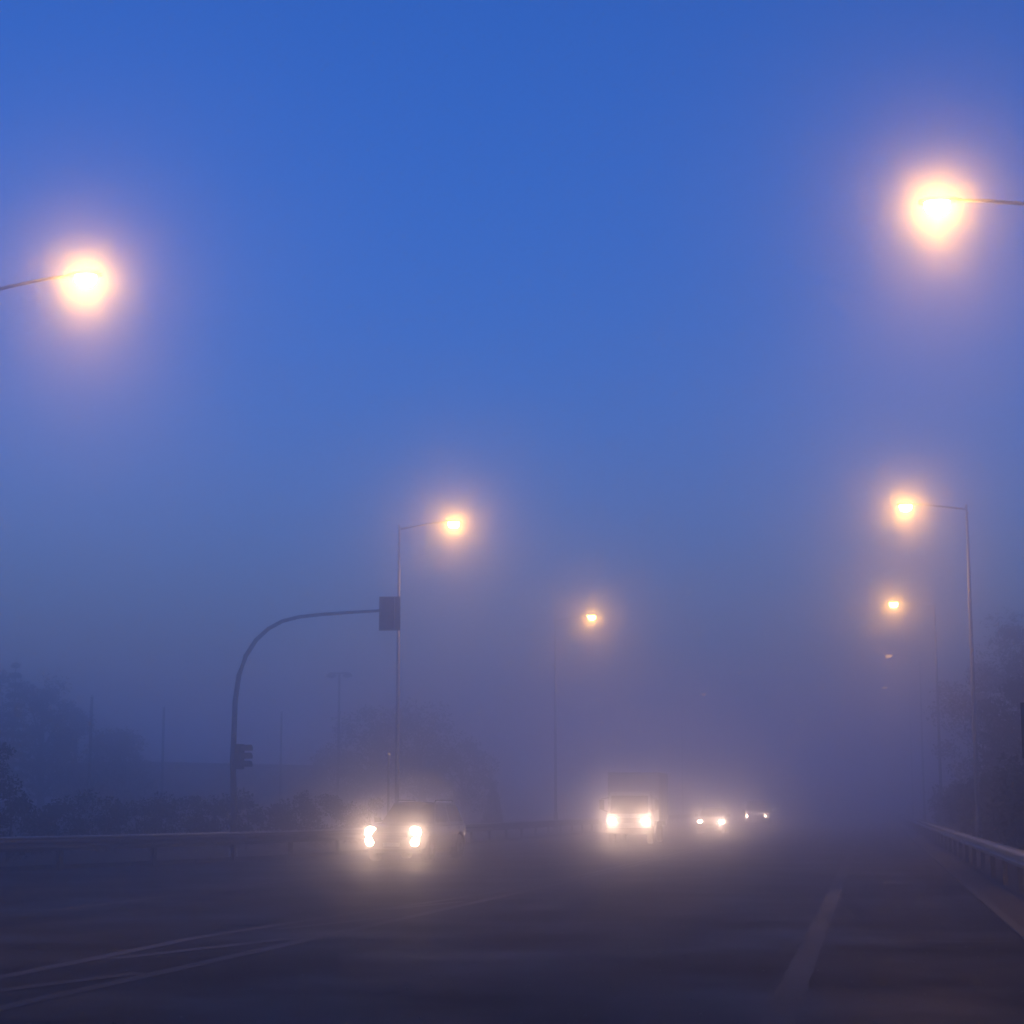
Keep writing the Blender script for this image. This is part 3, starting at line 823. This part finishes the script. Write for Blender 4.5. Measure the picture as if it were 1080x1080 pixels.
# dark sport utility car, nearest of the oncoming row
c = at(414, 887, 54.0)
suv = empty('sport_utility_car', (c.x + 0.16, 56.4, 0), R(-5.0))
car_shell(suv, 1.88, {'sill': 0.36, 'front': [(-2.12, 1.02), (-2.30, 0.90), (-2.33, 0.62), (-2.24, 0.36)],
                      'top': [(2.22, 0.40), (2.30, 0.62), (2.28, 0.95), (2.18, 1.08), (0.4, 1.10), (-0.95, 1.10), (-1.6, 1.07)]},
          (-1.42, 1.38), 0.37, M['car_dark'], (-1.02, -0.32, 1.75, 2.17, 1.10, 1.70, 0.84, 0.64), True)
front_trim(suv, -2.33, 1.88, 0.78, 0.50, 0.17)
for s in (-1, 1):
    h = lens(suv, 'headlight', (s * 0.68, -2.30, 0.85), 0.18, 0.165, M['headlamp'], 0.25)
    beam_light(suv, (s * 0.68, -2.36, 0.85), HEAD_W * (1.0 if s > 0 else 0.7))
    f = lens(suv, 'fog_light', (s * 0.69, -2.31, 0.585), 0.135, 0.14, M['foglamp'])
    beam_light(suv, (s * 0.69, -2.37, 0.585), HEAD_W * 0.8, 90)
tag(suv, 'dark sport utility car with bright headlights, the nearest oncoming vehicle', 'car')

# white box truck behind it
c = at(660.5, 865.5, 81)
tr = empty('box_truck', (c.x + 0.05, 84, 0), R(1.0))
bm = bmesh.new()
prof = [(-2.9, 0.42), (-2.98, 0.62), (-2.95, 1.15), (-2.85, 1.22), (-2.40, 2.12), (-2.2, 2.2), (-1.15, 2.2), (-1.1, 0.5), (-1.45, 0.5)]
seg = [(-1.95 + 0.46 * math.cos(PI * k / 10), 0.5 + 0.42 * math.sin(PI * k / 10)) for k in range(11)]
prof = prof[:-1] + seg + [(-2.45, 0.45)]
Lv = [bm.verts.new((-0.95 * (1 - 0.10 * max(0, z - 1.2)), y, z)) for y, z in prof]; Rv = [bm.verts.new((0.95 * (1 - 0.10 * max(0, z - 1.2)), y, z)) for y, z in prof]
bm.faces.new(Lv); bm.faces.new(Rv[::-1])
for i in range(len(prof)): bm.faces.new((Lv[i], Rv[i], Rv[(i + 1) % len(prof)], Lv[(i + 1) % len(prof)]))
build('cab', bm, M['truck_white'], tr, bevel=0.04, seg=3)
bm = bmesh.new(); quad_panel(bm, Vector((-.9, -2.85, 1.22)), Vector((.9, -2.85, 1.22)), Vector((.87, -2.40, 2.12)), Vector((-.87, -2.40, 2.12)), (.05, .05, .06, .1), 0.012); build('windscreen', bm, M['glass'], tr)
for s in (-1, 1):
    bm = bmesh.new()
    a, b, c_, d = Vector((s * .955, -2.6, 1.25)), Vector((s * .955, -1.35, 1.25)), Vector((s * .87, -1.35, 2.08)), Vector((s * .87, -2.25, 2.08))
    (quad_panel(bm, a, b, c_, d, lift=0.012) if s > 0 else quad_panel(bm, b, a, d, c_, lift=0.012)); build('side_window', bm, M['glass'], tr)
    bm = bmesh.new(); tube(bm, [(s * .93, -2.62, 1.35), (s * 1.18, -2.7, 1.45), (s * 1.18, -2.7, 1.9), (s * .9, -2.5, 1.95)], 0.02, 6); box(bm, (s * 1.18 - .1, -2.72, 1.45), (s * 1.18 + .1, -2.66, 1.85)); build('mirror', bm, M['trim'], tr)
bm = bmesh.new(); box(bm, (-1.12, -1.02, 0.95), (1.12, 3.4, 3.05)); cb = build('cargo_box', bm, M['truck_box'], tr, bevel=0.03)
bm = bmesh.new()
for s in (-1, 1):
    for k in range(9):
        bm = bmesh.new(); box(bm, (s * 1.128 - .008, -0.8 + k * 0.5, 1.05), (s * 1.128 + .008, -0.75 + k * 0.5, 2.95)); build('side_rib', bm, M['alloy'], cb)
bm = bmesh.new(); box(bm, (-0.45, -1.6, 0.5), (0.45, 3.3, 0.72)); box(bm, (-1.0, -1.0, 0.76), (1.0, 3.3, 0.93)); build('chassis', bm, M['trim'], tr)
bm = bmesh.new(); box(bm, (-0.98, -3.06, 0.42), (0.98, -2.97, 0.68)); build('bumper', bm, M['trim'], tr, bevel=0.03)
front_trim(tr, -2.97, 1.9, 1.0, 0.55, 0.2)
for y in (-1.95, 2.1):
    for s in (-1, 1): wheel(tr, s * 0.82, y, 0.39, 0.24)
for s in (-1, 1):
    lens(tr, 'headlight', (s * 0.71, -2.96, 0.95), 0.17, 0.17, M['headlamp_mid'])
    beam_light(tr, (s * 0.71, -3.02, 0.95), HEAD_W * 2.5)
tag(tr, 'white box truck with two round headlights following the dark car', 'truck')

# hatchback, one lamp weaker
hb = empty('hatchback_car', (-9.4, 114.1, 0))
car_shell(hb, 1.70, {'sill': 0.28, 'front': [(-1.75, 0.90), (-1.95, 0.76), (-2.0, 0.50), (-1.92, 0.26)],
                     'top': [(1.85, 0.32), (1.95, 0.55), (1.92, 0.86), (1.84, 0.95), (0.3, 0.95), (-0.85, 0.94), (-1.35, 0.93)]},
          (-1.22, 1.22), 0.31, M['car_red'], (-0.92, -0.15, 1.35, 1.82, 0.95, 1.46, 0.76, 0.57))
front_trim(hb, -2.0, 1.7, 0.62, 0.40, 0.12)
lens(hb, 'headlight', (-0.60, -1.96, 0.68), 0.15, 0.10, M['headlamp_weak'], 0.25)
beam_light(hb, (-0.60, -1.98, 0.68), HEAD_W * 1.0)
h = lens(hb, 'headlight', (0.60, -1.96, 0.66), 0.15, 0.11, M['headlamp_far'], 0.25)
h['label'] = 'much brighter headlight'
beam_light(hb, (0.60, -1.98, 0.66), HEAD_W * 8.0)
tag(hb, 'oncoming hatchback right of the box truck with one headlight brighter than the other', 'car')

# van far back, only its two lamps pierce the fog
vn = empty('delivery_van', (-8.75, 148, 0))
car_shell(vn, 1.85, {'sill': 0.36, 'front': [(-2.15, 1.12), (-2.38, 1.0), (-2.45, 0.62), (-2.38, 0.36)],
                     'top': [(2.42, 0.38), (2.5, 0.6), (2.5, 1.15), (2.45, 1.2), (0.4, 1.2), (-1.5, 1.2), (-1.9, 1.17)]},
          (-1.5, 1.5), 0.34, M['car_silver'], (-1.62, -0.95, 2.35, 2.45, 1.20, 1.98, 0.86, 0.76))
front_trim(vn, -2.45, 1.85, 0.85, 0.5, 0.14)
for s in (-1, 1):
    lens(vn, 'headlight', (s * 0.68, -2.40, 0.84), 0.085, 0.075, M['headlamp_weak'], 0.25)
    beam_light(vn, (s * 0.68, -2.44, 0.84), HEAD_W * 1.5)
tag(vn, 'farthest oncoming van, only its two small lights showing through the fog', 'van')

# ------------------------------------------------------------------ haze
bm = bmesh.new()
box(bm, (-1500, -1500, -1.0), (1500, 1500, 13.8))
hz = build('haze', bm, M['kerb'])
hm = bpy.data.materials.new('fog'); hm.use_nodes = True
n_ = hm.node_tree; n_.nodes.clear()
out = n_.nodes.new('ShaderNodeOutputMaterial')
add = n_.nodes.new('ShaderNodeAddShader')        # fog droplets scatter in two lobes: a tight forward peak and a wide one
for i, (dens, g_) in enumerate(((FOG_DENSITY * FOG_PEAK, FOG_PEAK_G), (FOG_DENSITY * (1 - FOG_PEAK), FOG_ANISO))):
    pv = n_.nodes.new('ShaderNodeVolumePrincipled')
    pv.inputs['Color'].default_value = (0.98, 0.935, 0.995, 1)
    pv.inputs['Density'].default_value = dens
    pv.inputs['Anisotropy'].default_value = g_
    pv.inputs['Density Attribute'].default_value = ''
    n_.links.new(pv.outputs['Volume'], add.inputs[i])
n_.links.new(add.outputs[0], out.inputs['Volume'])
try: hm.cycles.homogeneous_volume = True
except Exception: pass
hz.data.materials.clear(); hz.data.materials.append(hm)
tag(hz, kind='stuff')

# ------------------------------------------------------------------ render
sc.view_settings.view_transform = 'Standard'
sc.view_settings.look = 'None'
sc.view_settings.exposure = EXPOSURE
sc.view_settings.gamma = 1.0
sc.render.engine = 'CYCLES'
cy = sc.cycles
cy.max_bounces = 12; cy.diffuse_bounces = 2; cy.glossy_bounces = 2; cy.transmission_bounces = 2
cy.volume_bounces = 8
cy.use_denoising = True
cy.sample_clamp_indirect = 3.0
cy.use_light_tree = True
